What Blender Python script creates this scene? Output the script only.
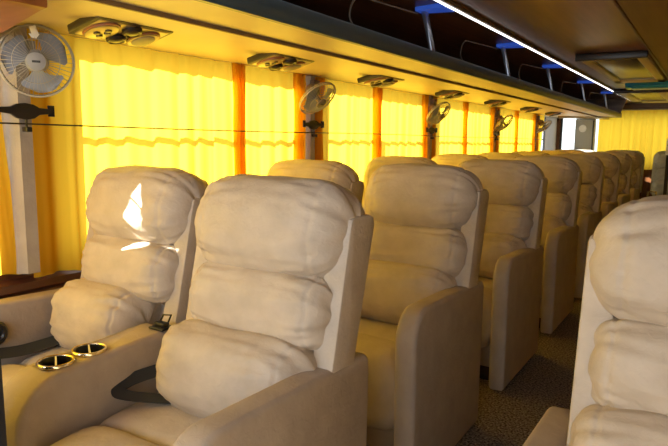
import bpy, bmesh, math, random
from mathutils import Vector, Matrix, noise

# ------------------------------------------------------------------ scene, camera, world, lights
S = bpy.context.scene
COL = S.collection
for o in list(bpy.data.objects):
    bpy.data.objects.remove(o)

CAM_F = 600.0
cam_d = bpy.data.cameras.new('camera')
cam = bpy.data.objects.new('camera', cam_d)
COL.objects.link(cam)
cam_d.sensor_width = 36.0
cam_d.lens = 36.0 * CAM_F / 668.0
cam_d.clip_start = 0.02
cr = Vector((0.84720838, 0.53126073, 0.0))
cu = Vector((-0.07451789, 0.11883464, 0.99011384))
cf = Vector((-0.5260086, 0.83883274, -0.14026613))
m = Matrix(((cr.x, cu.x, -cf.x, 0), (cr.y, cu.y, -cf.y, 0), (cr.z, cu.z, -cf.z, 1.17), (0, 0, 0, 1)))
cam.matrix_world = m @ Matrix.Rotation(math.radians(0.6), 4, 'Z') @ Matrix.Rotation(2.0 / 600.0, 4, 'X')
S.camera = cam

S.view_settings.view_transform = 'Standard'
S.view_settings.look = 'None'
S.view_settings.gamma = 1.0
S.view_settings.use_curve_mapping = False
S.view_settings.exposure = -0.3

w = bpy.data.worlds.new('daylight')
S.world = w
w.use_nodes = True
wn = w.node_tree
bg = wn.nodes['Background']
bg.inputs['Color'].default_value = (0.93, 0.97, 1.0, 1)
bg.inputs['Strength'].default_value = 2.8

sun_d = bpy.data.lights.new('sun', 'SUN')
sun_d.energy = 42.0
sun_d.angle = 0.009
sun_d.color = (1.0, 0.95, 0.86)
sun = bpy.data.objects.new('sun', sun_d)
COL.objects.link(sun)
SUN_DIR = Vector((0.76, 0.44, -0.47)).normalized()
sun.rotation_euler = SUN_DIR.to_track_quat('-Z', 'Y').to_euler()
sun.location = (-6, 0, 6)

def area(name, loc, direction, sx, sy, power, color):
    d = bpy.data.lights.new(name, 'AREA')
    d.shape = 'RECTANGLE'
    d.size, d.size_y = sx, sy
    d.energy = power
    d.color = color
    o = bpy.data.objects.new(name, d)
    COL.objects.link(o)
    o.location = loc
    o.rotation_euler = Vector(direction).to_track_quat('-Z', 'Y').to_euler()
    return o
# added area lamp for windscreen daylight, set close behind the camera for falloff
area('windscreen_daylight', (-0.75, -0.95, 1.25), (0.0, 1, -0.10), 2.3, 0.85, 30.0, (0.80, 0.91, 1.0))

# ------------------------------------------------------------------ materials
def mat(name, color, rough=0.6, metal=0.0, spec=0.5, emit=None, estr=1.0):
    M = bpy.data.materials.new(name)
    M.use_nodes = True
    b = M.node_tree.nodes['Principled BSDF']
    b.inputs['Base Color'].default_value = (*color, 1)
    b.inputs['Roughness'].default_value = rough
    b.inputs['Metallic'].default_value = metal
    b.inputs['Specular IOR Level'].default_value = spec
    if emit:
        b.inputs['Emission Color'].default_value = (*emit, 1)
        b.inputs['Emission Strength'].default_value = estr
    return M

def textured(M, c1, c2, scale=(6, 6, 6), nscale=4.0, detail=4.0, lo=0.35, hi=0.65, bump=0.0, bscale=60.0, bdist=0.002, bdetail=3.0):
    nt = M.node_tree
    b = nt.nodes['Principled BSDF']
    tc = nt.nodes.new('ShaderNodeTexCoord')
    mp = nt.nodes.new('ShaderNodeMapping')
    mp.inputs['Scale'].default_value = scale
    nt.links.new(tc.outputs['Object'], mp.inputs['Vector'])
    n = nt.nodes.new('ShaderNodeTexNoise')
    n.inputs['Scale'].default_value = nscale
    n.inputs['Detail'].default_value = detail
    nt.links.new(mp.outputs['Vector'], n.inputs['Vector'])
    r = nt.nodes.new('ShaderNodeValToRGB')
    r.color_ramp.elements[0].position = lo
    r.color_ramp.elements[1].position = hi
    r.color_ramp.elements[0].color = (*c1, 1)
    r.color_ramp.elements[1].color = (*c2, 1)
    nt.links.new(n.outputs['Fac'], r.inputs['Fac'])
    nt.links.new(r.outputs['Color'], b.inputs['Base Color'])
    if bump:
        n2 = nt.nodes.new('ShaderNodeTexNoise')
        n2.inputs['Scale'].default_value = bscale
        n2.inputs['Detail'].default_value = bdetail
        nt.links.new(tc.outputs['Object'], n2.inputs['Vector'])
        bm_ = nt.nodes.new('ShaderNodeBump')
        bm_.inputs['Strength'].default_value = bump
        bm_.inputs['Distance'].default_value = bdist
        nt.links.new(n2.outputs['Fac'], bm_.inputs['Height'])
        nt.links.new(bm_.outputs['Normal'], b.inputs['Normal'])
    return M

def suede(name, c1, c2, rough=0.55, crinkle=0.32):
    M = mat(name, c1, rough, 0, 0.3)
    textured(M, c1, c2, (1, 1, 1), 14.0, 6.0, 0.30, 0.70)
    nt = M.node_tree
    b = nt.nodes['Principled BSDF']
    tc = nt.nodes.new('ShaderNodeTexCoord')
    def bump(scale, detail, dist, strength, distort, prev):
        n = nt.nodes.new('ShaderNodeTexNoise')
        n.inputs['Scale'].default_value = scale; n.inputs['Detail'].default_value = detail
        n.inputs['Distortion'].default_value = distort
        nt.links.new(tc.outputs['Object'], n.inputs['Vector'])
        u = nt.nodes.new('ShaderNodeBump')
        u.inputs['Strength'].default_value = strength; u.inputs['Distance'].default_value = dist
        nt.links.new(n.outputs['Fac'], u.inputs['Height'])
        if prev: nt.links.new(prev.outputs['Normal'], u.inputs['Normal'])
        return u
    u = bump(8.0, 4.0, 0.022, crinkle, 0.5, None)
    u = bump(45.0, 5.0, 0.004, 0.45, 0.8, u)
    nt.links.new(u.outputs['Normal'], b.inputs['Normal'])
    return M
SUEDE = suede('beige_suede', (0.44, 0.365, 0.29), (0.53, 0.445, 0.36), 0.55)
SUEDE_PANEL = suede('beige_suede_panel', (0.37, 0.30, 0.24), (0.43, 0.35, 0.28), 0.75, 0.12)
SUEDE_DAYLIGHT_GREY = suede('grey_suede', (0.34, 0.33, 0.29), (0.45, 0.44, 0.39), 0.6)  # seat suede with the grey cast of rear daylight put into its colour
SUEDE_DAYLIGHT_GREY_PANEL = suede('grey_suede_panel', (0.26, 0.25, 0.22), (0.34, 0.33, 0.29), 0.7)
PLINTH = mat('plinth_dark', (0.03, 0.018, 0.012), 0.6)
BELT = mat('belt_webbing', (0.022, 0.024, 0.026), 0.7)
BLACK = mat('black_plastic', (0.012, 0.012, 0.014), 0.35)
CHROME = mat('chrome', (0.75, 0.73, 0.68), 0.18, 1.0)
BRACKET = mat('bracket_steel', (0.35, 0.38, 0.44), 0.28, 0.9)
GOLD_RIM = mat('cup_rim', (0.80, 0.70, 0.50), 0.2, 1.0)
CUP_IN = mat('cup_inside', (0.018, 0.015, 0.011), 0.35)
CREAM = textured(mat('cream_laminate', (0.5, 0.4, 0.25), 0.45), (0.46, 0.36, 0.215), (0.52, 0.41, 0.245), (1, 1, 1), 3.0)
CREAM_DARK = mat('step_brown', (0.20, 0.12, 0.05), 0.6)
PILLAR = suede('pillar_vinyl', (0.36, 0.315, 0.26), (0.42, 0.37, 0.31), 0.6)
RACK_DARK = textured(mat('rack_dark_wood', (0.05, 0.03, 0.02), 0.38), (0.11, 0.068, 0.042), (0.19, 0.12, 0.076), (1, 8, 8), 3.0)
ROD = mat('divider_brown', (0.16, 0.12, 0.09), 0.5)
LIP = mat('rack_lip_grey', (0.040, 0.062, 0.078), 0.42)
WOOD = textured(mat('ceiling_wood', (0.12, 0.06, 0.02), 0.30, spec=0.35), (0.13, 0.048, 0.018), (0.22, 0.088, 0.036), (14, 0.7, 3), 3.0, 6.0, 0.3, 0.7)
WOOD_LIGHT = textured(mat('ceiling_wood_centre', (0.18, 0.09, 0.04), 0.45), (0.14, 0.070, 0.028), (0.20, 0.105, 0.045), (14, 0.7, 3), 3.0, 6.0, 0.3, 0.7)
LEDGE = textured(mat('ledge_wood', (0.10, 0.030, 0.015), 0.35), (0.055, 0.017, 0.009), (0.11, 0.036, 0.018), (10, 1, 10), 3.0)
CABINET = textured(mat('cabinet_wood', (0.22, 0.07, 0.02), 0.35), (0.26, 0.085, 0.022), (0.36, 0.13, 0.038), (1, 6, 1), 3.0)
TEAL = mat('teal_plastic', (0.05, 0.30, 0.48), 0.25)
HATCH_GLASS = mat('hatch_panel', (0.07, 0.06, 0.045), 0.25)
HATCH_FRAME = mat('hatch_frame', (0.50, 0.40, 0.24), 0.4)
LED = mat('led_white', (1, 1, 1), 0.5, emit=(1.0, 0.97, 0.95), estr=4.5)
BLUE = mat('led_blue', (0.04, 0.10, 0.35), 0.4, emit=(0.05, 0.16, 1.0), estr=0.32)
FAN_GREY = mat('fan_blade_blue_grey', (0.22, 0.24, 0.29), 0.45)
FAN_WIRE = mat('fan_wire', (0.36, 0.33, 0.27), 0.4, 0.3)
FAN_BODY = mat('fan_body', (0.30, 0.30, 0.31), 0.5)
FAN_BROWN = mat('fan_body_dark', (0.16, 0.13, 0.11), 0.5)
WHITE_CLIP = mat('white_plastic', (0.85, 0.84, 0.80), 0.45)
VENT = textured(mat('vent_panel_gold', (0.45, 0.36, 0.20), 0.3, 0.35), (0.24, 0.17, 0.085), (0.31, 0.23, 0.12), (1, 1, 1), 8.0)
VENT_DARK = mat('vent_dark', (0.025, 0.016, 0.010), 0.4)
VENT_RED = mat('vent_bezel', (0.30, 0.10, 0.04), 0.4)
GREY_METAL = mat('grey_column', (0.42, 0.42, 0.38), 0.5)
NAVY = mat('navy_board', (0.012, 0.014, 0.022), 0.5)
BAG = mat('black_bag', (0.018, 0.020, 0.022), 0.45)

def carpet():
    M = mat('carpet', (0.06, 0.045, 0.035), 0.95, spec=0.1)
    nt = M.node_tree
    b = nt.nodes['Principled BSDF']
    tc = nt.nodes.new('ShaderNodeTexCoord')
    n = nt.nodes.new('ShaderNodeTexNoise'); n.inputs['Scale'].default_value = 110; n.inputs['Detail'].default_value = 3
    nt.links.new(tc.outputs['Object'], n.inputs['Vector'])
    r = nt.nodes.new('ShaderNodeValToRGB')
    e = r.color_ramp.elements
    e[0].position, e[0].color = 0.38, (0.055, 0.042, 0.030, 1)
    e[1].position, e[1].color = 0.66, (0.34, 0.28, 0.215, 1)
    nt.links.new(n.outputs['Fac'], r.inputs['Fac'])
    nt.links.new(r.outputs['Color'], b.inputs['Base Color'])
    bu = nt.nodes.new('ShaderNodeBump'); bu.inputs['Strength'].default_value = 0.6; bu.inputs['Distance'].default_value = 0.006
    nt.links.new(n.outputs['Fac'], bu.inputs['Height'])
    nt.links.new(bu.outputs['Normal'], b.inputs['Normal'])
    return M
CARPET = carpet()

def curtain_mat(name, col, refl):
    M = bpy.data.materials.new(name)
    M.use_nodes = True
    nt = M.node_tree
    nt.nodes.remove(nt.nodes['Principled BSDF'])
    out = nt.nodes['Material Output']
    t = nt.nodes.new('ShaderNodeBsdfTranslucent'); t.inputs['Color'].default_value = (*col, 1)
    d = nt.nodes.new('ShaderNodeBsdfDiffuse'); d.inputs['Color'].default_value = (*refl, 1)
    mx = nt.nodes.new('ShaderNodeMixShader'); mx.inputs['Fac'].default_value = 0.35
    tc = nt.nodes.new('ShaderNodeTexCoord')
    n = nt.nodes.new('ShaderNodeTexNoise'); n.inputs['Scale'].default_value = 500.0; n.inputs['Detail'].default_value = 1
    nt.links.new(tc.outputs['Object'], n.inputs['Vector'])
    bu = nt.nodes.new('ShaderNodeBump'); bu.inputs['Strength'].default_value = 0.12; bu.inputs['Distance'].default_value = 0.001
    nt.links.new(n.outputs['Fac'], bu.inputs['Height'])
    nt.links.new(bu.outputs['Normal'], d.inputs['Normal'])
    nt.links.new(t.outputs[0], mx.inputs[1]); nt.links.new(d.outputs[0], mx.inputs[2])
    nt.links.new(mx.outputs[0], out.inputs['Surface'])
    return M
CURTAIN = curtain_mat('yellow_curtain', (0.95, 0.62, 0.045), (0.82, 0.47, 0.03))

def glass_mat():
    M = bpy.data.materials.new('window_glass')
    M.use_nodes = True
    nt = M.node_tree
    nt.nodes.remove(nt.nodes['Principled BSDF'])
    out = nt.nodes['Material Output']
    t = nt.nodes.new('ShaderNodeBsdfTransparent'); t.inputs['Color'].default_value = (0.95, 0.97, 0.96, 1)
    g = nt.nodes.new('ShaderNodeBsdfGlossy'); g.inputs['Roughness'].default_value = 0.02
    mx = nt.nodes.new('ShaderNodeMixShader'); mx.inputs['Fac'].default_value = 0.06
    nt.links.new(t.outputs[0], mx.inputs[1]); nt.links.new(g.outputs[0], mx.inputs[2])
    nt.links.new(mx.outputs[0], out.inputs['Surface'])
    return M
GLASS = glass_mat()

# ------------------------------------------------------------------ mesh helpers
class MB:
    def __init__(self):
        self.v, self.f, self.mi, self.sm = [], [], [], []
        self.cur = 0
        self.smooth = True
    def add(self, vs, fs, smooth=None):
        b = len(self.v)
        self.v += [Vector(p) for p in vs]
        for f in fs:
            self.f.append([b + i for i in f]); self.mi.append(self.cur)
            self.sm.append(self.smooth if smooth is None else smooth)
        return self
    def bm_add(self, bm, smooth=True):
        bm.verts.ensure_lookup_table(); bm.verts.index_update()
        self.add([v.co.copy() for v in bm.verts], [[v.index for v in f.verts] for f in bm.faces], smooth)
        bm.free()
        return self
    def box(self, x0, x1, y0, y1, z0, z1, bevel=0.0, seg=2, mtx=None):
        bm = bmesh.new()
        bmesh.ops.create_cube(bm, size=1.0)
        for v in bm.verts:
            v.co = Vector(((x0 + x1) / 2 + v.co.x * (x1 - x0), (y0 + y1) / 2 + v.co.y * (y1 - y0), (z0 + z1) / 2 + v.co.z * (z1 - z0)))
        if bevel:
            bmesh.ops.bevel(bm, geom=list(bm.edges), offset=bevel, segments=seg, profile=0.5, affect='EDGES')
        if mtx is not None:
            bm.transform(mtx)
        return self.bm_add(bm, bevel > 0)
    def prism(self, pts, axis, a, b, bevel=0.0, seg=2, mtx=None):
        """closed polygon extruded along axis 'x','y','z' from a to b"""
        bm = bmesh.new()
        def P(p, t):
            return {'x': (t, p[0], p[1]), 'y': (p[0], t, p[1]), 'z': (p[0], p[1], t)}[axis]
        A = [bm.verts.new(P(p, a)) for p in pts]
        B = [bm.verts.new(P(p, b)) for p in pts]
        n = len(pts)
        caps = [bm.faces.new(A), bm.faces.new(B[::-1])]
        for i in range(n):
            bm.faces.new((A[i], B[i], B[(i + 1) % n], A[(i + 1) % n]))
        bmesh.ops.recalc_face_normals(bm, faces=list(bm.faces))
        if bevel:
            ed = [e for f in caps for e in f.edges]
            bmesh.ops.bevel(bm, geom=ed, offset=bevel, segments=seg, profile=0.5, affect='EDGES')
        if mtx is not None:
            bm.transform(mtx)
        return self.bm_add(bm, True)
    def tube(self, pts, r, n=8, closed=False):
        pts = [Vector(p) for p in pts]
        N = len(pts)
        rings = []
        up = None
        for i, p in enumerate(pts):
            if closed:
                t = pts[(i + 1) % N] - pts[i - 1]
            else:
                t = pts[min(i + 1, N - 1)] - pts[max(i - 1, 0)]
            t.normalize()
            if up is None:
                up = t.orthogonal().normalized()
            else:
                up = (up - t * up.dot(t)).normalized()
            s = t.cross(up)
            rr = r[i] if isinstance(r, (list, tuple)) else r
            rings.append([p + (up * math.cos(2 * math.pi * k / n) + s * math.sin(2 * math.pi * k / n)) * rr for k in range(n)])
        vs = [v for rg in rings for v in rg]
        fs = []
        for i in range(N if closed else N - 1):
            j = (i + 1) % N
            for k in range(n):
                fs.append((i * n + k, i * n + (k + 1) % n, j * n + (k + 1) % n, j * n + k))
        if not closed:
            fs.append(tuple(range(n))[::-1]); fs.append(tuple((N - 1) * n + k for k in range(n)))
        return self.add(vs, fs)
    def lathe(self, prof, n=28, mtx=None, cap=True):
        """prof: list of (r, h) about the Z axis"""
        vs, fs = [], []
        for r, h in prof:
            for k in range(n):
                a = 2 * math.pi * k / n
                vs.append(Vector((r * math.cos(a), r * math.sin(a), h)))
        for i in range(len(prof) - 1):
            for k in range(n):
                fs.append((i * n + k, i * n + (k + 1) % n, (i + 1) * n + (k + 1) % n, (i + 1) * n + k))
        if cap:
            fs.append(tuple(range(n))[::-1]); fs.append(tuple((len(prof) - 1) * n + k for k in range(n)))
        if mtx is not None:
            vs = [mtx @ v for v in vs]
        return self.add(vs, fs)
    def build(self, name, mats, parent=None, loc=None, sharp=None):
        me = bpy.data.meshes.new(name)
        me.from_pydata([tuple(v) for v in self.v], [], self.f)
        for M in (mats if isinstance(mats, (list, tuple)) else [mats]):
            me.materials.append(M)
        me.polygons.foreach_set('material_index', self.mi)
        me.polygons.foreach_set('use_smooth', self.sm)
        bm = bmesh.new(); bm.from_mesh(me)
        bmesh.ops.recalc_face_normals(bm, faces=list(bm.faces))
        bm.to_mesh(me); bm.free()
        me.set_sharp_from_angle(angle=math.radians(sharp or 42))
        me.update()
        o = bpy.data.objects.new(name, me)
        COL.objects.link(o)
        if parent is not None:
            o.parent = parent
        if loc is not None:
            o.location = loc
        return o

def tag(o, label, cat, group=None, kind=None):
    o['label'] = label; o['category'] = cat
    if group: o['group'] = group
    if kind: o['kind'] = kind
    return o
def structure(o):
    o['kind'] = 'structure'
    return o
def empty(name, loc=(0, 0, 0), rz=0.0):
    o = bpy.data.objects.new(name, None)
    o.empty_display_size = 0.1
    COL.objects.link(o)
    o.location = loc
    o.rotation_euler = (0, 0, rz)
    return o
def copy_tree(o, parent=None):
    c = o.copy()
    COL.objects.link(c)
    if parent is not None:
        c.parent = parent
    for ch in list(o.children):
        copy_tree(ch, c)
    return c
def sgn(a, e):
    return math.copysign(abs(a) ** e, a)

# ------------------------------------------------------------------ setting
XL, XR, YF, YR = -2.08, 0.55, -1.00, 9.75
ZC = 1.735
PIL = [1.18 + 1.72 * k for k in range(-1, 5)]          # pillar centres along the side: -0.54 .. 8.06

o = MB().box(XL, XR, YF, YR, -0.05, 0.0).build('floor', CARPET); structure(o)

# side wall with its window openings
mb = MB()
mb.box(XL - 0.03, XL, YF, YR, -0.05, 0.72)
mb.box(XL - 0.03, XL, YF, YR, 1.528, ZC + 0.05)
openings = []
edges = [(PIL[k] + 0.17, PIL[k + 1] - 0.11) for k in range(5)] + [(PIL[5] + 0.17, 9.03)]
prev = YF
for a, b in edges:
    mb.box(XL - 0.03, XL, prev, a, 0.72, 1.528)
    prev = b
mb.box(XL - 0.03, XL, prev, YR, 0.72, 1.528)
structure(mb.build('wall_left', CREAM))
for i, (a, b) in enumerate(edges):
    e = structure(empty('window_%d' % (i + 1), (XL - 0.015, (a + b) / 2, 0.72)))
    h, L = 0.808, (b - a) / 2
    fr = MB()
    fr.box(-0.012, 0.012, -L, L, 0, 0.02); fr.box(-0.012, 0.012, -L, L, h - 0.015, h)
    fr.box(-0.012, 0.012, -L, -L + 0.02, 0, h); fr.box(-0.012, 0.012, L - 0.02, L, 0, h)
    fr.box(-0.006, 0.006, -L, L, 0.48, 0.50)
    fr.box(-0.006, 0.006, -0.010, 0.010, 0.0, 0.48)
    fr.build('window_frame', BLACK, e)
    MB().box(-0.003, 0.003, -L + 0.02, L - 0.02, 0.02, h - 0.02).build('window_pane', GLASS, e)

structure(MB().box(XR, XR + 0.06, YF, YR, -0.05, ZC + 0.05).build('wall_right', CREAM))
# unseen front wall around the windscreen, drawn in close for the lamp's falloff
mb = MB()
mb.box(XL, XR, YF - 0.06, YF, -0.05, 0.78); mb.box(XL, XR, YF - 0.06, YF, 1.66, ZC + 0.05)
mb.box(XL, XL + 0.1, YF - 0.06, YF, 0.78, 1.66); mb.box(XR - 0.1, XR, YF - 0.06, YF, 0.78, 1.66)
structure(mb.build('wall_front', CREAM))
# rear wall around the back window
mb = MB()
mb.box(XL, XR, YR, YR + 0.06, -0.05, 0.82); mb.box(XL, XR, YR, YR + 0.06, 1.60, ZC + 0.05)
mb.box(XL, XL + 0.05, YR, YR + 0.06, 0.82, 1.60); mb.box(XR - 0.2, XR, YR, YR + 0.06, 0.82, 1.60)
structure(mb.build('wall_rear', WOOD))
e = structure(empty('window_7', (-0.85, YR + 0.03, 0.82)))
fr = MB()
fr.box(-1.18, 1.20, -0.02, 0.02, 0, 0.03); fr.box(-1.18, 1.20, -0.02, 0.02, 0.75, 0.78)
fr.box(-1.18, -1.15, -0.02, 0.02, 0, 0.78); fr.box(1.17, 1.20, -0.02, 0.02, 0, 0.78)
fr.build('window_frame', BLACK, e)
MB().box(-1.16, 1.18, -0.003, 0.003, 0.02, 0.76).build('window_pane', GLASS, e)
# ceiling: dark glossy side panel, seam, lighter centre panel
structure(MB().box(XL, XR, YF, YR, ZC, ZC + 0.04).build('ceiling', WOOD))
structure(MB().box(-0.372, XR, YF, YR, ZC - 0.012, ZC - 0.001).build('trim_1', WOOD_LIGHT))
structure(MB().box(-0.386, -0.374, YF, YR, ZC - 0.016, ZC - 0.001, 0.003).build('trim_2', LEDGE))
structure(MB().box(XL, XR, YR - 0.05, YR - 0.001, 1.655, ZC - 0.001).build('trim_3', RACK_DARK))
# soffit above the curtains: two cream panels with a step between
SOF = [(-2.078, 1.535), (-1.335, 1.508), (-1.335, 1.524), (-2.078, 1.551)]
structure(MB().prism(SOF, 'y', -0.99, 9.69).build('trim_4', CREAM))
# upholstered window pillars
for k in range(5):
    yc = PIL[k + 1]
    p = [(XL + 0.001, yc - 0.055), (XL + 0.070, yc - 0.045), (XL + 0.110, yc - 0.022), (XL + 0.110, yc + 0.022), (XL + 0.070, yc + 0.045), (XL + 0.001, yc + 0.055)]
    structure(MB().prism(p, 'z', 0.70, 1.53).build('trim_%d' % (k + 5), PILLAR))
# window ledge and the wall lining below
LED_P = [(XL + 0.001, 0.70), (XL + 0.030, 0.70), (XL + 0.040, 0.675), (XL + 0.085, 0.665), (XL + 0.090, 0.64), (XL + 0.075, 0.625), (XL + 0.085, 0.59), (XL + 0.070, 0.56), (XL + 0.001, 0.56)]
structure(MB().prism(LED_P, 'y', -0.99, 9.4).build('trim_10', LEDGE))
structure(MB().prism([(XL + 0.001, 0.001), (XL + 0.04, 0.001), (XL + 0.04, 0.555), (XL + 0.001, 0.555)], 'y', -0.99, 9.4).build('baseboard_left', SUEDE_PANEL))

# ------------------------------------------------------------------ recliner seats
def pillow(name, W, a, b, cy, cz, tilt, parent, seed, ex=2.5, endp=7.0, seam=0.64, wr=0.006, M=None, dent=0.008, cx0=0.0, seam_d=0.004, zexp=0.5, nu=112, nv=84):
    """a stuffed roll lying across the seat back: half width W, half depth a, half height b; gathered ends beyond a sewn seam"""
    rnd = random.Random(seed)
    ph = [rnd.uniform(0, 6.28) for _ in range(8)]
    off = Vector((seed * 3.7, seed * 1.3, seed * 7.1))
    vs, fs = [], []
    R = Matrix.Rotation(tilt, 3, 'X')
    for j in range(nv + 1):
        q = -1 + 2 * j / nv
        v = math.sin(q * math.pi / 2) * 0.55 + q * 0.45
        av = abs(v)
        s = max(0.0, 1 - av ** endp) ** (1 / 2.3)
        s = max(s, 0.02)
        crown = 1.0 - 0.07 * av ** 2
        groove = math.exp(-((av - seam) / 0.016) ** 2)
        gather = math.exp(-((av - seam) / (0.13 if av < seam else 0.08)) ** 2)
        for i in range(nu):
            t = 2 * math.pi * i / nu
            cx_, sx_ = math.cos(t), math.sin(t)
            y = -a * sgn(cx_, 2 / ex) * s * crown
            z = b * sgn(sx_, 2 / ex) * s ** zexp * crown
            rad = Vector((0, y, z))
            n = rad.normalized() if rad.length > 1e-6 else Vector((0, 0, 0))
            d = 0.0
            side = 1 if v > 0 else -1
            f = math.sin(13 * t + ph[0] + side * 1.3 + 2.5 * math.sin(2 * t + ph[1])) + 0.7 * math.sin(23 * t + ph[2] + 5 * av + 2 * math.sin(3 * t))
            f *= 0.5 + 0.9 * abs(noise.noise(Vector((side * 2, sx_ * 1.5, cx_ * 1.5)) + off))
            P = Vector((v * W * 6, y * 9, z * 9)) + off
            d += wr * gather * f * 0.5
            d -= seam_d * groove
            d += dent * noise.noise(P * 0.55) + 0.35 * dent * noise.noise(P * 1.3)
            # long soft creases running in from the gathers
            cr_ = noise.noise(Vector((v * 2.2, math.sin(t) * 5.0, math.cos(t) * 5.0)) + off * 1.7)
            d += 0.008 * cr_ * (0.25 + 0.75 * min(1, av / 0.6)) * min(1, s)
            x = v * W + 0.012 * noise.noise(Vector((sx_ * 2, cx_ * 2, side * 3)) + off) * av ** 3
            p = Vector((0, y, z)) + n * d * min(1, s * 1.6)
            p = R @ p
            vs.append(Vector((x + cx0, p.y + cy, p.z + cz)))
    for j in range(nv):
        for i in range(nu):
            k = (i + 1) % nu
            fs.append((j * nu + i, j * nu + k, (j + 1) * nu + k, (j + 1) * nu + i))
    fs.append(tuple(range(nu))[::-1]); fs.append(tuple(nv * nu + i for i in range(nu)))
    mb = MB(); mb.add(vs, fs)
    return mb.build(name, M or SUEDE, parent, sharp=80)

def arm_profile(y0, y1, ztop_f, ztop_r, r, z0=0.02, rr=0.03):
    pts = [(y0 + 0.012, z0), (y0, ztop_f - r - 0.02)]
    for k in range(0, 9):
        a = math.pi - (math.pi / 2) * k / 8
        pts.append((y0 + r + r * math.cos(a), ztop_f - r + r * math.sin(a)))
    for k in range(0, 5):
        a = math.pi / 2 - (math.pi / 2) * k / 4
        pts.append((y1 - rr + rr * math.cos(a), ztop_r - rr + rr * math.sin(a)))
    pts.append((y1 - 0.004, z0))
    return pts

HW = 0.250
def make_seat(arm_side, seed, fab=SUEDE, panel=SUEDE_PANEL, lum=(0.0, 0.225), padc=(0.0, 0.225), arm_out=0.0, arm_z=0.64):
    """recliner facing -y; origin on the floor below the back of the wings; arm_side +1 / -1 / 0"""
    root = empty('recliner_seat')
    pillow('headrest', 0.244, 0.124, 0.136, -0.090, 0.938, math.radians(-12), root, seed, M=fab, ex=2.5, seam=0.70, wr=0.007, endp=4.6, zexp=0.75)
    pillow('middle_pillow', 0.226, 0.110, 0.106, -0.135, 0.737, math.radians(-10), root, seed + 1, M=fab, ex=2.7, seam=0.80, wr=0.005, endp=7, zexp=0.6)
    pillow('lumbar_pillow', lum[1] + 0.005, 0.136, 0.128, -0.210, 0.562, math.radians(-12), root, seed + 2, M=fab, ex=2.6, seam=0.78, wr=0.007, endp=6, cx0=lum[0], zexp=0.6)
    # seat pad and leg rest pad
    pad(root, fab, seed, padc)
    # backrest shell and its two wings
    lean = Matrix.Translation((0, -0.03, 0.30)) @ Matrix.Rotation(math.radians(-10), 4, 'X') @ Matrix.Translation((0, 0.03, -0.30))
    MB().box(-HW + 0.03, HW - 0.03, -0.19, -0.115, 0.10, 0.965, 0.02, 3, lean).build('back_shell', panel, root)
    for s in (-1, 1):
        x0, x1 = sorted((s * (HW - 0.062), s * HW))
        prof = [(-0.235, 0.50), (-0.130, 0.50), (-0.002, 0.955), (-0.010, 0.975), (-0.030, 0.984), (-0.105, 0.984), (-0.118, 0.978), (-0.126, 0.955), (-0.190, 0.68)]
        MB().prism(prof, 'x', x0, x1, 0.007, 2).build('wing', fab, root)
    # arms
    if arm_side:
        x0, x1 = sorted((arm_side * (HW - 0.072 + arm_out), arm_side * (HW + 0.003 + arm_out)))
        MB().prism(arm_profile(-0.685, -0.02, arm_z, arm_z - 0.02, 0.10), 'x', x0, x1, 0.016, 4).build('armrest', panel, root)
    # base box and dark plinth
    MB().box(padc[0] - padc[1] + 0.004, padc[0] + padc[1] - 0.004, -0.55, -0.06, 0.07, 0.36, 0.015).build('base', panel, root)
    MB().box(padc[0] - padc[1] + 0.02, padc[0] + padc[1] - 0.02, -0.53, -0.04, 0.0, 0.075).build('plinth', PLINTH, root)
    return root

def pad(root, fab, seed, padc):
    rnd = random.Random(seed + 50)
    off = Vector((seed * 1.1, seed * 2.3, 4.4))
    def slab(name, y0, y1, z0, z1, W, ex, crown, nx=56, nt=72):
        vs, fs = [], []
        cy, cz, a, b = (y0 + y1) / 2, (z0 + z1) / 2, (y1 - y0) / 2, (z1 - z0) / 2
        for j in range(nx + 1):
            v = math.sin((-1 + 2 * j / nx) * math.pi / 2)
            av = abs(v)
            s = max(0.03, (1 - av ** 9)) ** (1 / 2.4)
            for i in range(nt):
                t = 2 * math.pi * i / nt
                y = a * sgn(math.cos(t), 2 / ex) * (0.85 + 0.15 * s)
                z = b * sgn(math.sin(t), 2 / ex) * s
                if z > 0:
                    z += crown * (1 - av ** 2) * (1 - min(1, (y / a) ** 2))
                d = 0.006 * noise.noise(Vector((v * 2, y * 8, z * 8)) + off)
                vs.append(Vector((v * W + padc[0], cy + y, cz + z + d)))
        for j in range(nx):
            for i in range(nt):
                k = (i + 1) % nt
                fs.append((j * nt + i, j * nt + k, (j + 1) * nt + k, (j + 1) * nt + i))
        fs.append(tuple(range(nt))[::-1]); fs.append(tuple(nx * nt + i for i in range(nt)))
        mb = MB(); mb.add(vs, fs)
        return mb.build(name, fab, root, sharp=80)
    slab('seat_cushion', -0.435, -0.10, 0.31, 0.452, padc[1], 5.0, 0.012)
    slab('leg_rest', -0.635, -0.415, 0.17, 0.450, padc[1], 4.0, 0.018)

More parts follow.
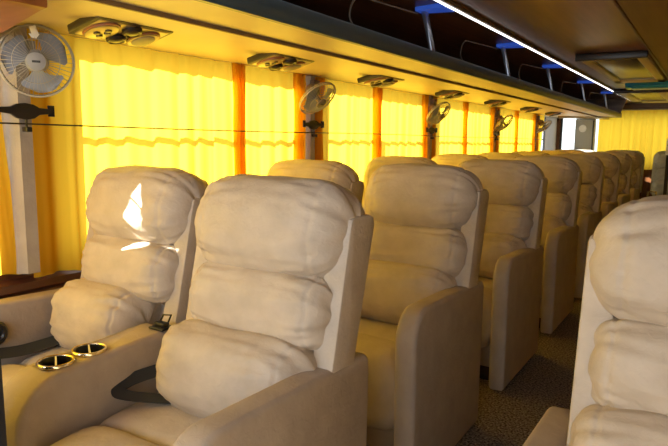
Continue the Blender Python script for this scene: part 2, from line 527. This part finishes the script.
def ribbon(pts, width, normal_hint, thick=0.0025):
    """flat webbing along pts; width laid perpendicular to path and hint"""
    mb = MB()
    pts = [Vector(p) for p in pts]
    # smooth with catmull-rom
    dense = []
    for i in range(len(pts) - 1):
        p0, p1, p2, p3 = pts[max(i - 1, 0)], pts[i], pts[i + 1], pts[min(i + 2, len(pts) - 1)]
        for k in range(8):
            t = k / 8
            dense.append(0.5 * ((2 * p1) + (-p0 + p2) * t + (2 * p0 - 5 * p1 + 4 * p2 - p3) * t * t + (-p0 + 3 * p1 - 3 * p2 + p3) * t ** 3))
    dense.append(pts[-1])
    H = [Vector(h) for h in normal_hint] if isinstance(normal_hint[0], (tuple, list, Vector)) else [Vector(normal_hint)] * 2
    vs = []
    N = len(dense)
    for i, p in enumerate(dense):
        t = (dense[min(i + 1, N - 1)] - dense[max(i - 1, 0)]).normalized()
        u = i / (N - 1) * (len(H) - 1)
        k = min(int(u), len(H) - 2)
        h = H[k].lerp(H[k + 1], u - k)
        wdir = t.cross(h).normalized()
        nn = wdir.cross(t).normalized()
        for sx, sn in ((-1, -1), (1, -1), (1, 1), (-1, 1)):
            vs.append(p + wdir * (sx * width / 2) + nn * (sn * thick / 2))
    fs = []
    for i in range(N - 1):
        for k in range(4):
            fs.append((i * 4 + k, i * 4 + (k + 1) % 4, (i + 1) * 4 + (k + 1) % 4, (i + 1) * 4 + k))
    fs.append((3, 2, 1, 0)); fs.append(tuple((N - 1) * 4 + k for k in range(4)))
    return mb.add(vs, fs)

XB, XA = -0.975, -1.600
G_A = 'recliner seats along the curtained windows'
G_B = 'recliner seats along the aisle'
KB = dict(lum=(-0.025, 0.230), padc=(-0.093, 0.262))
KA = dict(lum=(-0.075, 0.190), padc=(-0.078, 0.202), arm_out=0.110)
protoB = make_seat(1, 3, **KB)
protoB2 = make_seat(1, 23, **KB)
protoA = make_seat(-1, 13, **KA)
ROWS = 8
ordn = ['front', 'second', 'third', 'fourth', 'fifth', 'sixth', 'seventh', 'eighth']
YB = [1.36, 2.345] + [2.345 + 1.0 * k for k in range(1, 7)]
labB = ['large beige suede recliner nearest the camera by the aisle, black belt on its seat',
        'beige recliner by the aisle directly behind the one with the belt',
        'beige recliner third from the front along the aisle',
        'beige recliner fourth from the front along the aisle, shaded brown',
        'beige recliner fifth from the front along the aisle',
        'beige recliner sixth from the front along the aisle',
        'beige recliner seventh from the front along the aisle',
        'beige recliner eighth along the aisle, just before the rear grey row']
labA = ['beige recliner by the window with white sun patches on its pillows',
        'beige window recliner peeking over the belted front aisle seat',
        'beige window recliner behind the second aisle seat, only its headrest showing',
        'beige window recliner in the fourth row, yellow lit headrest top showing',
        'beige window recliner in the fifth row under the curtains',
        'beige window recliner in the sixth row under the curtains',
        'beige window recliner in the seventh row under the curtains',
        'beige window recliner in the eighth row near the bright bare window']
usedB = set()
seatA, seatB = [], []
for i in range(ROWS):
    src = protoB if i % 2 == 0 else protoB2
    r = src if id(src) not in usedB else copy_tree(src)
    usedB.add(id(src))
    r.location = (XB - (0.0 if i == 0 else 0.015), YB[i], 0)
    tag(r, labB[i], 'seat', G_B)
    seatB.append(r)
    r = protoA if i == 0 else copy_tree(protoA)
    r.location = (XA - 0.025, YB[i] + 0.12, 0)
    tag(r, labA[i], 'seat', G_A)
    seatA.append(r)

# single seats on the other side of the aisle
protoR = make_seat(-1, 33, lum=(0.0, 0.24), padc=(0.02, 0.238), arm_out=0.07, arm_z=0.60)
protoR.location = (0.05, 1.40, 0)
tag(protoR, 'pale beige recliner across the aisle, cropped by the picture edge', 'seat', 'single recliners across the aisle')
r = copy_tree(protoR)
r.location = (0.175, 2.65, 0)
tag(r, 'beige recliner behind the cropped one across the aisle, only a corner showing', 'seat', 'single recliners across the aisle')

# rear row; the grey of white daylight is put into the upholstery colour
protoG = make_seat(0, 43, SUEDE_DAYLIGHT_GREY, SUEDE_DAYLIGHT_GREY_PANEL)
labG = ['grey rear row recliner under the corner column', 'grey rear row recliner at the end of the aisle side line',
        'grey rear row recliner beside the white panel']
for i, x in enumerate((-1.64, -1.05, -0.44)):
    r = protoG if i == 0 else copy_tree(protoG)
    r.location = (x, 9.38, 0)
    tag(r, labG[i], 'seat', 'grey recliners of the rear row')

# belts: parts of the two front seats
b = ribbon([(-0.290, -0.150, 0.515), (-0.325, -0.205, 0.508), (-0.355, -0.290, 0.500), (-0.352, -0.345, 0.490), (-0.318, -0.352, 0.482), (-0.22, -0.305, 0.478), (-0.12, -0.250, 0.478), (-0.05, -0.205, 0.486), (0.02, -0.160, 0.50)], 0.036,
           [(0.85, 0.1, 0.35), (0.8, 0.1, 0.5), (0.5, -0.5, 0.7), (0, -0.35, 1), (0, -0.35, 1), (0, -0.4, 1), (0, -0.4, 1)])
b.build('seat_belt', BELT, seatB[0])
b = ribbon([(-0.262, -0.56, 0.500), (-0.255, -0.50, 0.486), (-0.245, -0.42, 0.476), (-0.23, -0.34, 0.480), (-0.21, -0.28, 0.490)], 0.045, (0.6, -0.1, 1))
o = b.build('seat_belt', BELT, seatA[0])
kb = MB()
kb.lathe([(0.0, -0.012), (0.036, -0.012), (0.042, -0.004), (0.042, 0.006), (0.036, 0.013), (0.026, 0.012), (0.022, 0.006), (0.0, 0.006)], 28, Matrix.Translation((-0.272, -0.49, 0.545)) @ Matrix.Rotation(math.radians(90), 4, 'Y'))
kb.build('recline_knob', BLACK, seatA[0])

# centre consoles with cup holders between the pairs
def make_console():
    root = empty('center_console')
    hw = 0.066
    prof = arm_profile(-0.665, -0.155, 0.586, 0.600, 0.13)
    body = MB(); body.prism(prof, 'x', -hw, hw, 0.018, 4)
    bo = body.build('body', SUEDE_PANEL, root)
    cut = MB()
    for y in (-0.515, -0.415):
        cut.lathe([(0.0385, 0.53), (0.0385, 0.66)], 36, Matrix.Translation((0, y, 0)))
    co = cut.build('cutter', SUEDE)
    md = bo.modifiers.new('wells', 'BOOLEAN'); md.object = co; md.operation = 'DIFFERENCE'; md.solver = 'EXACT'
    dg = bpy.context.evaluated_depsgraph_get()
    me = bpy.data.meshes.new_from_object(bo.evaluated_get(dg))
    bo.modifiers.clear(); bo.data = me
    bpy.data.objects.remove(co)
    # piping along the front curve of the aisle face
    for k, y in enumerate((-0.515, -0.415)):
        rim = MB()
        T = Matrix.Translation((0, y, 0.5945 + (y + 0.45) * 0.03))
        rim.lathe([(0.0390, -0.006), (0.0470, -0.006), (0.0475, 0.000), (0.0455, 0.0030), (0.041, 0.0030), (0.0390, 0.0005), (0.0390, -0.006)], 36, T, cap=False)
        cu_ = rim.build('cup_rim', GOLD_RIM, root)
        c = MB()
        c.lathe([(0.0, -0.0600), (0.0380, -0.0600), (0.0383, 0.0010), (0.0368, 0.0010), (0.0362, -0.0570), (0.0, -0.0570)], 36, T)
        c.build('cup_well', CUP_IN, cu_)
        d = MB(); d.box(-0.0022, 0.0022, -0.0358, 0.0358, -0.056, 0.0012, 0.0, 2, T @ Matrix.Rotation(math.radians(57), 4, 'Z'))  # white bar put in for a bright highlight line across the well
        d.build('divider', WHITE_CLIP, cu_)
    l = MB()
    l.box(0.004, 0.064, -0.215, -0.165, 0.600, 0.608, 0.003); l.box(0.012, 0.055, -0.200, -0.176, 0.608, 0.620, 0.004)
    l.tube([(0.015, -0.178, 0.616), (0.015, -0.163, 0.633), (0.045, -0.160, 0.636), (0.050, -0.178, 0.618)], 0.003)
    l.build('latch', BLACK, root)
    return root
protoC = make_console()
labC = ['beige padded console with two cup holders between the front pair of seats', 'beige padded console with cup holders between the second row pair of seats',
        'beige padded console with cup holders between the third row pair of seats']
for i in range(3):
    r = protoC if i == 0 else copy_tree(protoC)
    r.location = (-1.405, YB[i] + 0.04, 0)
    tag(r, labC[i], 'console', 'consoles between paired seats')

# ------------------------------------------------------------------ curtains
def curtain(name, y0, y1, z0, z1, x, nf, amp, seed, label, group, edge0=None, edge1=None, axis='y', M=CURTAIN, bunch=0.35, tails=()):
    rnd = random.Random(seed)
    NU, NV = max(60, int(nf * 12)), 40
    off = Vector((seed * 5.3, seed, 0))
    vs, fs = [], []
    for j in range(NV + 1):
        tz = j / NV
        z = z0 + (z1 - z0) * tz
        for i in range(NU + 1):
            u = i / NU
            a0, a1 = y0, y1
            if edge0: a0 = y0 + edge0(tz)
            if edge1: a1 = y1 + edge1(tz)
            uu = u + bunch * 0.06 * math.sin(2 * math.pi * u * 2 + seed)
            y = a0 + (a1 - a0) * u
            ph = 2 * math.pi * nf * uu + 1.6 * noise.noise(Vector((u * 4, 0, 0)) + off) + 0.5 * noise.noise(Vector((u * 6, tz * 1.3, 3)) + off)
            A = amp * (0.55 + 0.45 * (1 - tz)) * (0.75 + 0.5 * noise.noise(Vector((u * 5, tz * 0.8, 9)) + off))
            dx = A * math.sin(ph) + 0.35 * A * math.sin(2.3 * ph + 1)
            if tz > 0.95:
                dx += 0.004 * math.sin(2 * math.pi * nf * 2.6 * u)
            zz = z
            if j == 0:
                zz += 0.004 * math.sin(ph * 0.5)
            dy = 0.4 * A * math.cos(ph)
            vs.append((x + dx, y + dy, zz) if axis == 'y' else (y + dy, x + dx, zz))
    for j in range(NV):
        for i in range(NU):
            a = j * (NU + 1) + i
            fs.append((a, a + 1, a + NU + 2, a + NU + 1))
    for (ys, ye) in tails:
        k0, NT = len(vs), 56
        for j in range(NV + 1):
            tz = j / NV
            sh = 0.020 * noise.noise(Vector((tz * 2.5, ys, seed)))
            wdt = 0.75 + 0.5 * abs(tz - 0.45)
            for i in range(NT + 1):
                u = i / NT
                tri = math.asin(math.sin(2 * math.pi * 4 * u + 0.4)) / 1.5708
                vs.append((x + 0.010 + 0.022 * tri + 0.004 * math.sin(9 * tz + 5 * u), (ys + ye) / 2 + (ye - ys) * (u - 0.5) * wdt + sh, z0 + (z1 - z0) * tz))
        for j in range(NV):
            for i in range(NT):
                a = k0 + j * (NT + 1) + i
                fs.append((a, a + 1, a + NT + 2, a + NT + 1))
    mb = MB(); mb.add(vs, fs)
    o = mb.build(name, M, sharp=180)
    tag(o, label, 'curtain', group)
    return o
GC = 'yellow side window curtains'
XC = -2.005
ZT, ZB = 1.533, 0.695
def front_edge(t):
    z = 0.70 + (ZT - 0.70) * t
    pts = [(0.70, 0.14), (0.86, 0.10), (0.96, 0.04), (1.02, -0.015), (1.10, -0.030), (1.19, -0.012), (1.23, 0.035), (1.53, 0.05)]
    for (a, ya), (b_, yb_) in zip(pts, pts[1:]):
        if z <= b_:
            return ya + (yb_ - ya) * (z - a) / (b_ - a)
    return pts[-1][1]
def front_edge(t):
    return 0.075 + 0.06 * (1 - t) ** 2
def slit_edge(t):
    z = ZB + (ZT - ZB) * t
    return 0.10 if z > 1.33 or z < 1.07 else -0.045 * math.sin(math.pi * (z - 1.07) / 0.26) + 0.035
curtain('curtain', 1.022, 1.04, 0.70, ZT, XC - 0.004, 1.5, 0.006, 41, 'yellow curtain swept past the front pillar below the round fan', GC, edge1=front_edge)
curtain('curtain', -0.50, 0.975, ZB, ZT, XC - 0.028, 9, 0.010, 40, 'yellow curtain of the window just ahead of the front pillar', GC, edge1=slit_edge)
names1 = ['yellow curtain hanging just behind the front pillar and fan', 'yellow curtain between the mid join and the second fan pillar']
pan = [
 (PIL[1] + 0.015, 2.33, 9.0, names1[0]),
 (2.27, PIL[2] - 0.04, 4.5, names1[1]),
 (PIL[2] + 0.05, 3.78, 6.5, 'yellow curtain just behind the second pillar fan'),
 (3.72, PIL[3] - 0.03, 6.0, 'yellow curtain just ahead of the third pillar fan'),
 (PIL[3] + 0.05, 5.52, 6.0, 'yellow curtain just behind the third pillar fan'),
 (5.46, PIL[4] - 0.03, 6.0, 'yellow curtain just ahead of the fourth pillar fan'),
 (PIL[4] + 0.05, 7.24, 6.0, 'yellow curtain just behind the fourth pillar fan'),
 (7.18, PIL[5] - 0.03, 6.0, 'yellow curtain just ahead of the fifth pillar fan'),
 (PIL[5] + 0.05, 8.62, 5.0, 'yellow curtain beside the bare bright rear side window'),
]
tails = [((2.24, 2.33),), ((2.74, 2.83),), ((PIL[2] + 0.06, PIL[2] + 0.14), (3.67, 3.79)), ((PIL[3] - 0.15, PIL[3] - 0.06),), ((PIL[3] + 0.06, PIL[3] + 0.14), (5.40, 5.53)), ((PIL[4] - 0.17, PIL[4] - 0.06),), ((PIL[4] + 0.06, PIL[4] + 0.16), (7.10, 7.25)), ((PIL[5] - 0.18, PIL[5] - 0.06),), ((PIL[5] + 0.06, PIL[5] + 0.18),)]
for k, (a, b, nf, lab) in enumerate(pan):
    last = k == len(pan) - 1
    curtain('curtain', a, b, ZB - (0.02 if k == 0 else 0), ZT, XC + (0.012 if k % 2 else 0.0), nf, 0.020, 60 + k, lab, GC, tails=tails[k],
            edge1=(lambda t: -0.25 * (1 - t)) if last else None)
curtain('rear_curtain', -1.47, 0.40, 0.80, 1.635, YR - 0.085, 15, 0.026, 90, 'wide yellow curtain across the rear window', None, axis='x')
tag(MB().box(-1.50, 0.45, YR - 0.10, YR - 0.055, 1.635, 1.652, 0.004).build('curtain_rail', HATCH_FRAME), 'pale curtain rail along the top of the rear curtain', 'rail')
# wire in front of the side curtains
wire = MB(); wire.tube([(-1.950, y, 1.211 + 0.003 * math.sin(y * 2.1)) for y in [-0.95 + 0.35 * k for k in range(28)]], 0.0028, 6)
tag(wire.build('curtain_wire', BLACK), 'thin black wire stretched along the side curtains at mid height', 'wire')

# black hook plates on the pillars
def make_hook():
    root = empty('hook_plate')
    p = [(-0.105, -0.008), (-0.085, -0.008), (-0.085, 0.0), (-0.050, -0.004), (-0.030, -0.017), (0.0, -0.022), (0.030, -0.017), (0.050, -0.004), (0.085, 0.0), (0.085, -0.008), (0.105, -0.008), (0.105, 0.030), (0.085, 0.030), (0.085, 0.018), (0.050, 0.020), (0.030, 0.030), (0.0, 0.034), (-0.030, 0.030), (-0.050, 0.020), (-0.085, 0.018), (-0.085, 0.030), (-0.105, 0.030)]
    MB().prism([(y, z) for y, z in p], 'x', 0.0, 0.014, 0.003, 2).build('plate', BLACK, root)
    c = MB(); c.box(0.0, 0.03, -0.010, 0.010, -0.062, -0.045, 0.003); c.tube([(0.012, 0, -0.02), (0.012, 0, -0.050)], 0.004)
    c.build('wire_clip', BLACK, root)
    return root
hk = make_hook()
hlab = ['black hook plate on the front pillar under the large fan', 'black hook plate on the second pillar under its fan', 'black hook plate on the third pillar, small and far', 'black hook plate on the fourth pillar, tiny']
for k in range(4):
    r = hk if k == 0 else copy_tree(hk)
    r.location = (XL + 0.1105, PIL[k + 1] - 0.005, 1.248)
    tag(r, hlab[k], 'hook', 'black hook plates on the pillars')

# ------------------------------------------------------------------ fans
def make_fan(body, wirem, R=0.112):
    """fan facing +z in its own space, hub centre at the origin"""
    root = empty('wall_fan')
    # cage
    cg = MB()
    ring = lambda r, h, t: cg.tube([(r * math.cos(2 * math.pi * k / 48), r * math.sin(2 * math.pi * k / 48), h) for k in range(48)], t, 6, True)
    ring(R, 0.0, 0.0042); ring(R * 0.985, -0.012, 0.003)
    ring(R * 0.62, 0.030, 0.0012)
    n = 44
    for k in range(n):
        a = 2 * math.pi * k / n
        c, s = math.cos(a), math.sin(a)
        cg.tube([(R * 0.25 * c, R * 0.25 * s, 0.036), (R * 0.62 * c, R * 0.62 * s, 0.030), (R * 0.9 * c, R * 0.9 * s, 0.016), (R * c, R * s, 0.0)], 0.00085, 4)
        if k % 2 == 0:
            cg.tube([(R * c, R * s, -0.005), (R * 0.85 * c, R * 0.85 * s, -0.030), (R * 0.30 * c, R * 0.30 * s, -0.040)], 0.00085, 4)
    cg.build('cage', wirem, root)
    cap = MB(); cap.lathe([(0, 0.032), (0.029, 0.032), (0.031, 0.036), (0.029, 0.041), (0.020, 0.044), (0, 0.0445)], 28)
    cc = cap.build('hub_cap', body, root)
    mk = MB(); mk.box(-0.012, 0.012, -0.0035, 0.0035, 0.0443, 0.0450); mk.build('badge', BLACK, cc)
    # blades: three broad rounded petals with pitch
    for q in range(3):
        vs, fs = [], []
        nr, na = 10, 12
        for i in range(nr + 1):
            rr = 0.018 + (R * 0.90 - 0.018) * i / nr
            wd = 0.30 + 0.62 * math.sin(math.pi * min(1, (i / nr) * 0.62 + 0.08)) if i < nr else 0.55
            t = i / nr
            wd = (0.35 + 0.75 * t) * (1 if t < 0.75 else math.sqrt(max(0.05, 1 - ((t - 0.75) / 0.26) ** 2)))
            for j in range(na + 1):
                s_ = -1 + 2 * j / na
                a = q * 2 * math.pi / 3 + 0.55 + s_ * wd * 0.92 + 0.25 * t
                vs.append((rr * math.cos(a), rr * math.sin(a), 0.000 + s_ * 0.015 * (0.6 + 0.4 * t)))
        for i in range(nr):
            for j in range(na):
                b0 = i * (na + 1) + j
                fs.append((b0, b0 + 1, b0 + na + 2, b0 + na + 1))
        k0 = len(vs)
        vs2 = [(x, y, z - 0.0015) for x, y, z in vs]
        fs2 = [tuple(k0 + i for i in f[::-1]) for f in fs]
        bl = MB(); bl.add(vs + vs2, fs + fs2)
        bl.build('blade', FAN_GREY, root)
    mt = MB(); mt.lathe([(0, -0.095), (0.026, -0.093), (0.036, -0.08), (0.038, -0.045), (0.030, -0.036), (0.012, -0.030), (0.012, 0.030), (0, 0.03)], 28)
    mt.build('motor', body, root)
    return root

def place_fan(root, centre, normal, anchor, body, label, clip=False):
    n = Vector(normal).normalized()
    x = Vector((0, 0, 1)).cross(n).normalized()
    y = n.cross(x)
    root.matrix_world = Matrix(((x.x, y.x, n.x, centre[0]), (x.y, y.y, n.y, centre[1]), (x.z, y.z, n.z, centre[2]), (0, 0, 0, 1)))
    inv = root.matrix_world.inverted()
    c = Vector(centre) - n * 0.075
    a = Vector(anchor)
    st = MB()
    mid = (c + a) / 2 + Vector((0, 0, 0.012))
    st.tube([inv @ p for p in (c, mid, a)], [0.013, 0.011, 0.012], 10)
    bx = [inv @ (a + Vector((dx, dy, dz))) for dx in (-0.022, 0.012) for dy in (-0.026, 0.026) for dz in (-0.035, 0.045)]
    st.add(bx, [(0, 1, 3, 2), (4, 6, 7, 5), (0, 4, 5, 1), (2, 3, 7, 6), (0, 2, 6, 4), (1, 5, 7, 3)], False)
    st.build('mount', body, root)
    if clip:
        cl = MB(); cl.box(-0.010, 0.010, -0.016, 0.014, 0.0, 0.006, 0.002, 2, Matrix.Translation((-0.002, 0.095, 0.022)) @ Matrix.Rotation(0.3, 4, 'Z'))
        cl.prism([(-0.016, -0.01), (0.016, -0.01), (0.006, -0.024), (-0.008, -0.022)], 'z', 0.0, 0.006, 0.001, 2, Matrix.Translation((-0.002, 0.095, 0.022)))
        cl.build('clip', WHITE_CLIP, root)
    tag(root, label, 'fan', 'small fans on the window pillars')
fl = ['large round grey fan facing the camera on the front pillar', 'small fan turned sideways on the second pillar behind the front window',
      'small fan turned sideways on the third pillar', 'small fan turned sideways on the fourth pillar', 'tiny fan on the fifth pillar before the bare rear window']
f0 = make_fan(FAN_BODY, FAN_WIRE)
place_fan(f0, (-1.885, 1.178, 1.413), (0.83, -0.54, -0.12), (XL + 0.128, 1.185, 1.44), FAN_BODY, fl[0], True)
nrm = [(0.69, -0.10, -0.74), (0.74, -0.16, -0.66), (0.70, -0.10, -0.70), (0.66, -0.05, -0.75)]
cen = [(-1.875, PIL[2] - 0.09, 1.395), (-1.88, PIL[3] - 0.07, 1.385), (-1.88, PIL[4] - 0.02, 1.36), (-1.88, PIL[5] + 0.02, 1.37)]
for k in range(4):
    f = make_fan(FAN_BROWN, FAN_WIRE)
    place_fan(f, cen[k], nrm[k], (XL + 0.128, PIL[k + 2], 1.46), FAN_BROWN, fl[k + 1])

# ------------------------------------------------------------------ overhead service panels
def make_vent():
    root = empty('overhead_panel')
    # hangs from the soffit, its window edge lower: local x across the bus, y along it, z up
    Wd, L = 0.078, 0.145
    def rrect(hx, hy, r, n=6):
        pts = []
        for cx, cy, a0 in ((hx - r, hy - r, 0), (-hx + r, hy - r, 90), (-hx + r, -hy + r, 180), (hx - r, -hy + r, 270)):
            for k in range(n + 1):
                a = math.radians(a0 + 90 * k / n)
                pts.append((cx + r * math.cos(a), cy + r * math.sin(a)))
        return pts
    MB().prism(rrect(Wd, L, 0.012), 'z', 0.018, -0.008, 0.003, 2).build('frame', VENT_DARK, root)
    MB().prism(rrect(Wd - 0.011, L - 0.013, 0.010), 'z', -0.004, -0.0095, 0.003, 2).build('plate', VENT, root)
    def oval(cx, cy, rx, ry, rot=0.0, n=28):
        c, s_ = math.cos(rot), math.sin(rot)
        return [(cx + rx * math.cos(2 * math.pi * k / n) * c - ry * math.sin(2 * math.pi * k / n) * s_, cy + rx * math.cos(2 * math.pi * k / n) * s_ + ry * math.sin(2 * math.pi * k / n) * c) for k in range(n)]
    sb = MB().prism(oval(-0.003, -0.078, 0.066, 0.050), 'z', -0.009, -0.015, 0.002, 2).build('switch_bezel', VENT_RED, root)
    MB().prism(oval(-0.005, -0.078, 0.060, 0.045), 'z', -0.0145, -0.017, 0.002, 2).build('switch_plate', VENT, sb)
    for x, y in ((0.018, -0.070), (-0.012, -0.090), (-0.028, -0.070), (-0.002, -0.060)):
        MB().prism(oval(x, y, 0.010, 0.011, 0, 14), 'z', -0.0165, -0.021, 0.002, 2).build('button', VENT_DARK, sb)
    sp = MB().prism(oval(-0.008, 0.084, 0.062, 0.048), 'z', -0.009, -0.015, 0.002, 2).build('speaker_bezel', VENT_RED, root)
    MB().prism(oval(-0.010, 0.084, 0.058, 0.044), 'z', -0.0145, -0.017, 0.002, 2).build('bezel_ring', VENT, sp)
    MB().prism(oval(-0.010, 0.084, 0.044, 0.034), 'z', -0.0165, -0.019, 0.002, 2).build('speaker_grille', FAN_BROWN, sp)
    for x, y in ((0.036, 0.005), (-0.038, 0.000)):
        n_ = MB(); n_.lathe([(0, 0), (0.031, 0), (0.031, -0.010), (0.026, -0.015), (0.020, -0.012), (0.013, -0.016), (0, -0.016)], 24, Matrix.Translation((x, y, -0.008)))
        n_.build('air_nozzle', VENT_DARK, root)
    return root
v0 = make_vent()
vlab = ['overhead panel with air nozzles and speaker beside the front fan', 'overhead panel above the second pillar fan', 'overhead panel third from the front in the cream soffit',
        'overhead panel fourth from the front, above the third pillar fan', 'overhead panel fifth from the front in the soffit', 'overhead panel sixth from the front in the soffit', 'overhead panel seventh from the front, far down the soffit']
slope = math.atan2(-0.027, 0.743)
for k, y in enumerate((1.295, 2.12, 3.04, 4.12, 5.18, 6.30, 7.35)):
    r = v0 if k == 0 else copy_tree(v0)
    r.location = (-1.602, y, 1.503)
    r.rotation_euler = (0, math.radians(-13), 0.0)
    tag(r, vlab[k], 'air vent panel', 'overhead panels in the soffit')

# ------------------------------------------------------------------ luggage rack
rack = empty('luggage_rack', (0, 0, 0))
tag(rack, 'long dark overhead luggage rack with grey lip and slim steel brackets', 'luggage rack')
Y0, Y1 = -0.98, 8.62
MB().prism([(-1.333, 1.516), (-1.075, 1.500), (-1.075, 1.512), (-1.333, 1.528)], 'y', Y0, Y1).build('under_panel', CREAM, rack)
MB().prism([(-1.341, 1.504), (-1.326, 1.503), (-1.326, 1.516), (-1.341, 1.516)], 'y', Y0, Y1 + 0.2).build('step_trim', CREAM_DARK, rack)
MB().prism([(-1.080, 1.497), (-1.052, 1.494), (-1.044, 1.502), (-1.044, 1.545), (-1.052, 1.553), (-1.080, 1.553)], 'y', Y0, Y1, 0.004).build('lip', LIP, rack)
MB().box(-1.84, -1.080, Y0, Y1, 1.535, 1.545).build('shelf', RACK_DARK, rack)
MB().prism([(-1.845, 1.530), (-1.83, 1.530), (-1.70, 1.734), (-1.72, 1.734)], 'y', Y0, Y1).build('back_panel', RACK_DARK, rack)
MB().prism([(-1.84, 1.50), (-1.06, 1.497), (-1.06, 1.55), (-1.0, 1.734), (-1.75, 1.734)], 'y', Y1, Y1 + 0.02, 0.003).build('end_panel', RACK_DARK, rack)
# dark fascia hanging below the ceiling along the LED line
for yb in (1.33, 2.46, 3.59, 4.70, 6.04, 7.41):
    br = MB()
    br.prism([(-1.062, 1.551), (-1.048, 1.551), (-1.086, 1.722), (-1.108, 1.722)], 'y', yb - 0.018, yb + 0.018, 0.004)
    bo = br.build('bracket', BRACKET, rack)
    bl = MB(); bl.prism([(-1.125, yb - 0.035), (-0.985, yb - 0.06), (-0.985, yb + 0.06), (-1.125, yb + 0.03)], 'z', 1.716, 1.7345, 0.003)
    bl.build('blue_light', BLUE, bo)
    # rounded divider edge between this bracket and the bay in front
    pts = []
    for k in range(9):
        a = math.pi - math.pi / 2 * k / 8
        pts.append((-1.16, yb - 0.52 + 0.10 + 0.10 * math.cos(a), 1.615 + 0.085 * math.sin(a)))
    pts = [(-1.13, yb - 0.52, 1.546)] + pts + [(-1.12, yb - 0.02, 1.708)]
    d = MB(); d.tube(pts, 0.0035, 6); d.build('divider_rod', ROD, rack)
ledr = empty('led_strip', (-0.966, 3.4, ZC))
tag(ledr, 'thin glowing white strip running along the ceiling edge', 'light strip')
o = MB().box(-0.0035, 0.0035, -4.35, 5.33, -0.0235, -0.0165, 0.002).build('tube', LED, ledr)
o = MB().box(-0.014, 0.014, -4.35, 5.33, -0.016, -0.0005, 0.002).build('channel', RACK_DARK, ledr)

# brown cabinet at the front of the soffit
cb = MB(); cb.prism([(XL + 0.001, 0.30), (-1.36, 0.30), (-1.36, 0.885), (-1.40, 0.895), (-1.79, 1.02), (-1.99, 1.06), (XL + 0.001, 1.07)], 'z', 1.47, 1.505, 0.006)
tag(cb.build('cabinet_panel', CABINET), 'reddish brown wooden panel under the soffit ahead of the front fan', 'panel')

# roof hatches and the teal housing on the ceiling
def hatch(name, x0, x1, y0, y1, label, d=0.032, fw=0.065):
    root = empty(name, ((x0 + x1) / 2, (y0 + y1) / 2, ZC))
    hx, hy = (x1 - x0) / 2, (y1 - y0) / 2
    f = MB()
    f.box(-hx, hx, -hy + 0.02, -hy + fw * 1.6, -d, -0.001, 0.006); f.box(-hx, hx, hy - fw * 3.4, hy, -d, -0.001, 0.006)
    f.box(-hx, -hx + fw, -hy, hy, -d, -0.001, 0.006); f.box(hx - fw, hx, -hy, hy, -d, -0.001, 0.006)
    f.build('frame', HATCH_FRAME, root)
    MB().box(-hx - 0.01, hx + 0.01, -hy - 0.015, -hy + 0.019, -d - 0.012, -0.001, 0.006).build('front_edge', VENT_DARK, root)
    MB().box(-hx + fw * 0.8, hx - fw * 0.8, -hy + fw, hy - fw, -d + 0.012, -0.001, 0.003).build('panel', HATCH_GLASS, root)
    tag(root, label, 'hatch', 'hatches in the ceiling')
hatch('roof_hatch', -0.800, -0.400, 4.22, 6.05, 'dark roof hatch in a cream frame on the side ceiling panel')
hatch('roof_hatch', -0.960, -0.45, 7.15, 9.2, 'pale framed hatch beyond the teal housing near the rear curtain', 0.03, 0.11)
t = empty('ceiling_housing', (-0.30, 6.45, ZC))
tag(t, 'glossy teal housing across the ceiling behind the dark hatch', 'housing')
MB().prism([(-0.12, -0.001), (-0.13, -0.035), (-0.11, -0.055), (0.02, -0.058), (0.12, -0.030), (0.12, -0.001)], 'x', -0.46, 0.55, 0.012, 3).build('cover', TEAL, t)
MB().box(-0.40, 0.5, -0.10, 0.03, -0.064, -0.056, 0.003).build('edge_strip', mat('teal_pale', (0.25, 0.45, 0.45), 0.3), t)

# ------------------------------------------------------------------ odds and ends
# grey column with an air grille in the rear corner
c = empty('corner_column', (-1.63, 9.49, 0))
tag(c, 'grey corner column with a small round grille beside the rear curtain', 'column')
MB().box(-0.13, 0.13, -0.03, 0.17, 0.0, 1.515, 0.02, 3).build('shaft', GREY_METAL, c)
MB().box(0.112, 0.134, -0.05, -0.025, 0.6, 1.49, 0.004).build('dark_edge', BLACK, c)
g = MB(); g.lathe([(0, 0), (0.055, 0), (0.055, 0.012), (0.045, 0.018), (0.030, 0.012), (0, 0.016)], 24, Matrix.Translation((-0.02, -0.03, 1.375)) @ Matrix.Rotation(math.radians(90), 4, 'X'))
g.build('grille', WHITE_CLIP, c)
# white headrest-high panel by the rear seat
p = empty('partition_post', (-0.50, 8.95, 0))
tag(p, 'white topped dark post beside the rear grey recliner', 'post')
MB().box(-0.02, 0.02, -0.02, 0.02, 0.0, 1.02, 0.004).build('upright', PLINTH, p)
MB().box(-0.03, 0.10, -0.03, 0.03, 1.02, 1.235, 0.01).build('white_head', WHITE_CLIP, p)
# black bag in the aisle end
bg_ = empty('black_bag', (-0.50, 6.9, 0.0))
tag(bg_, 'black bag standing at the far end of the aisle', 'bag')
mb = MB(); mb.box(-0.09, 0.10, -0.13, 0.13, 0.0, 0.62, 0.06, 4); mb.build('body', BAG, bg_)
h = MB(); h.tube([(-0.04, 0, 0.61), (-0.035, 0, 0.68), (0.035, 0, 0.68), (0.04, 0, 0.61)], 0.008, 8); h.build('handle', CHROME, bg_)
# navy board in front of the console
nb = MB(); nb.prism([(-1.42, 0.0), (-1.150, 0.0), (-1.155, 0.74), (-1.175, 0.775), (-1.42, 0.80)], 'y', 0.585, 0.615, 0.005)
tag(nb.build('front_board', NAVY), 'dark navy upright board cut off in the lower corner before the console', 'board')
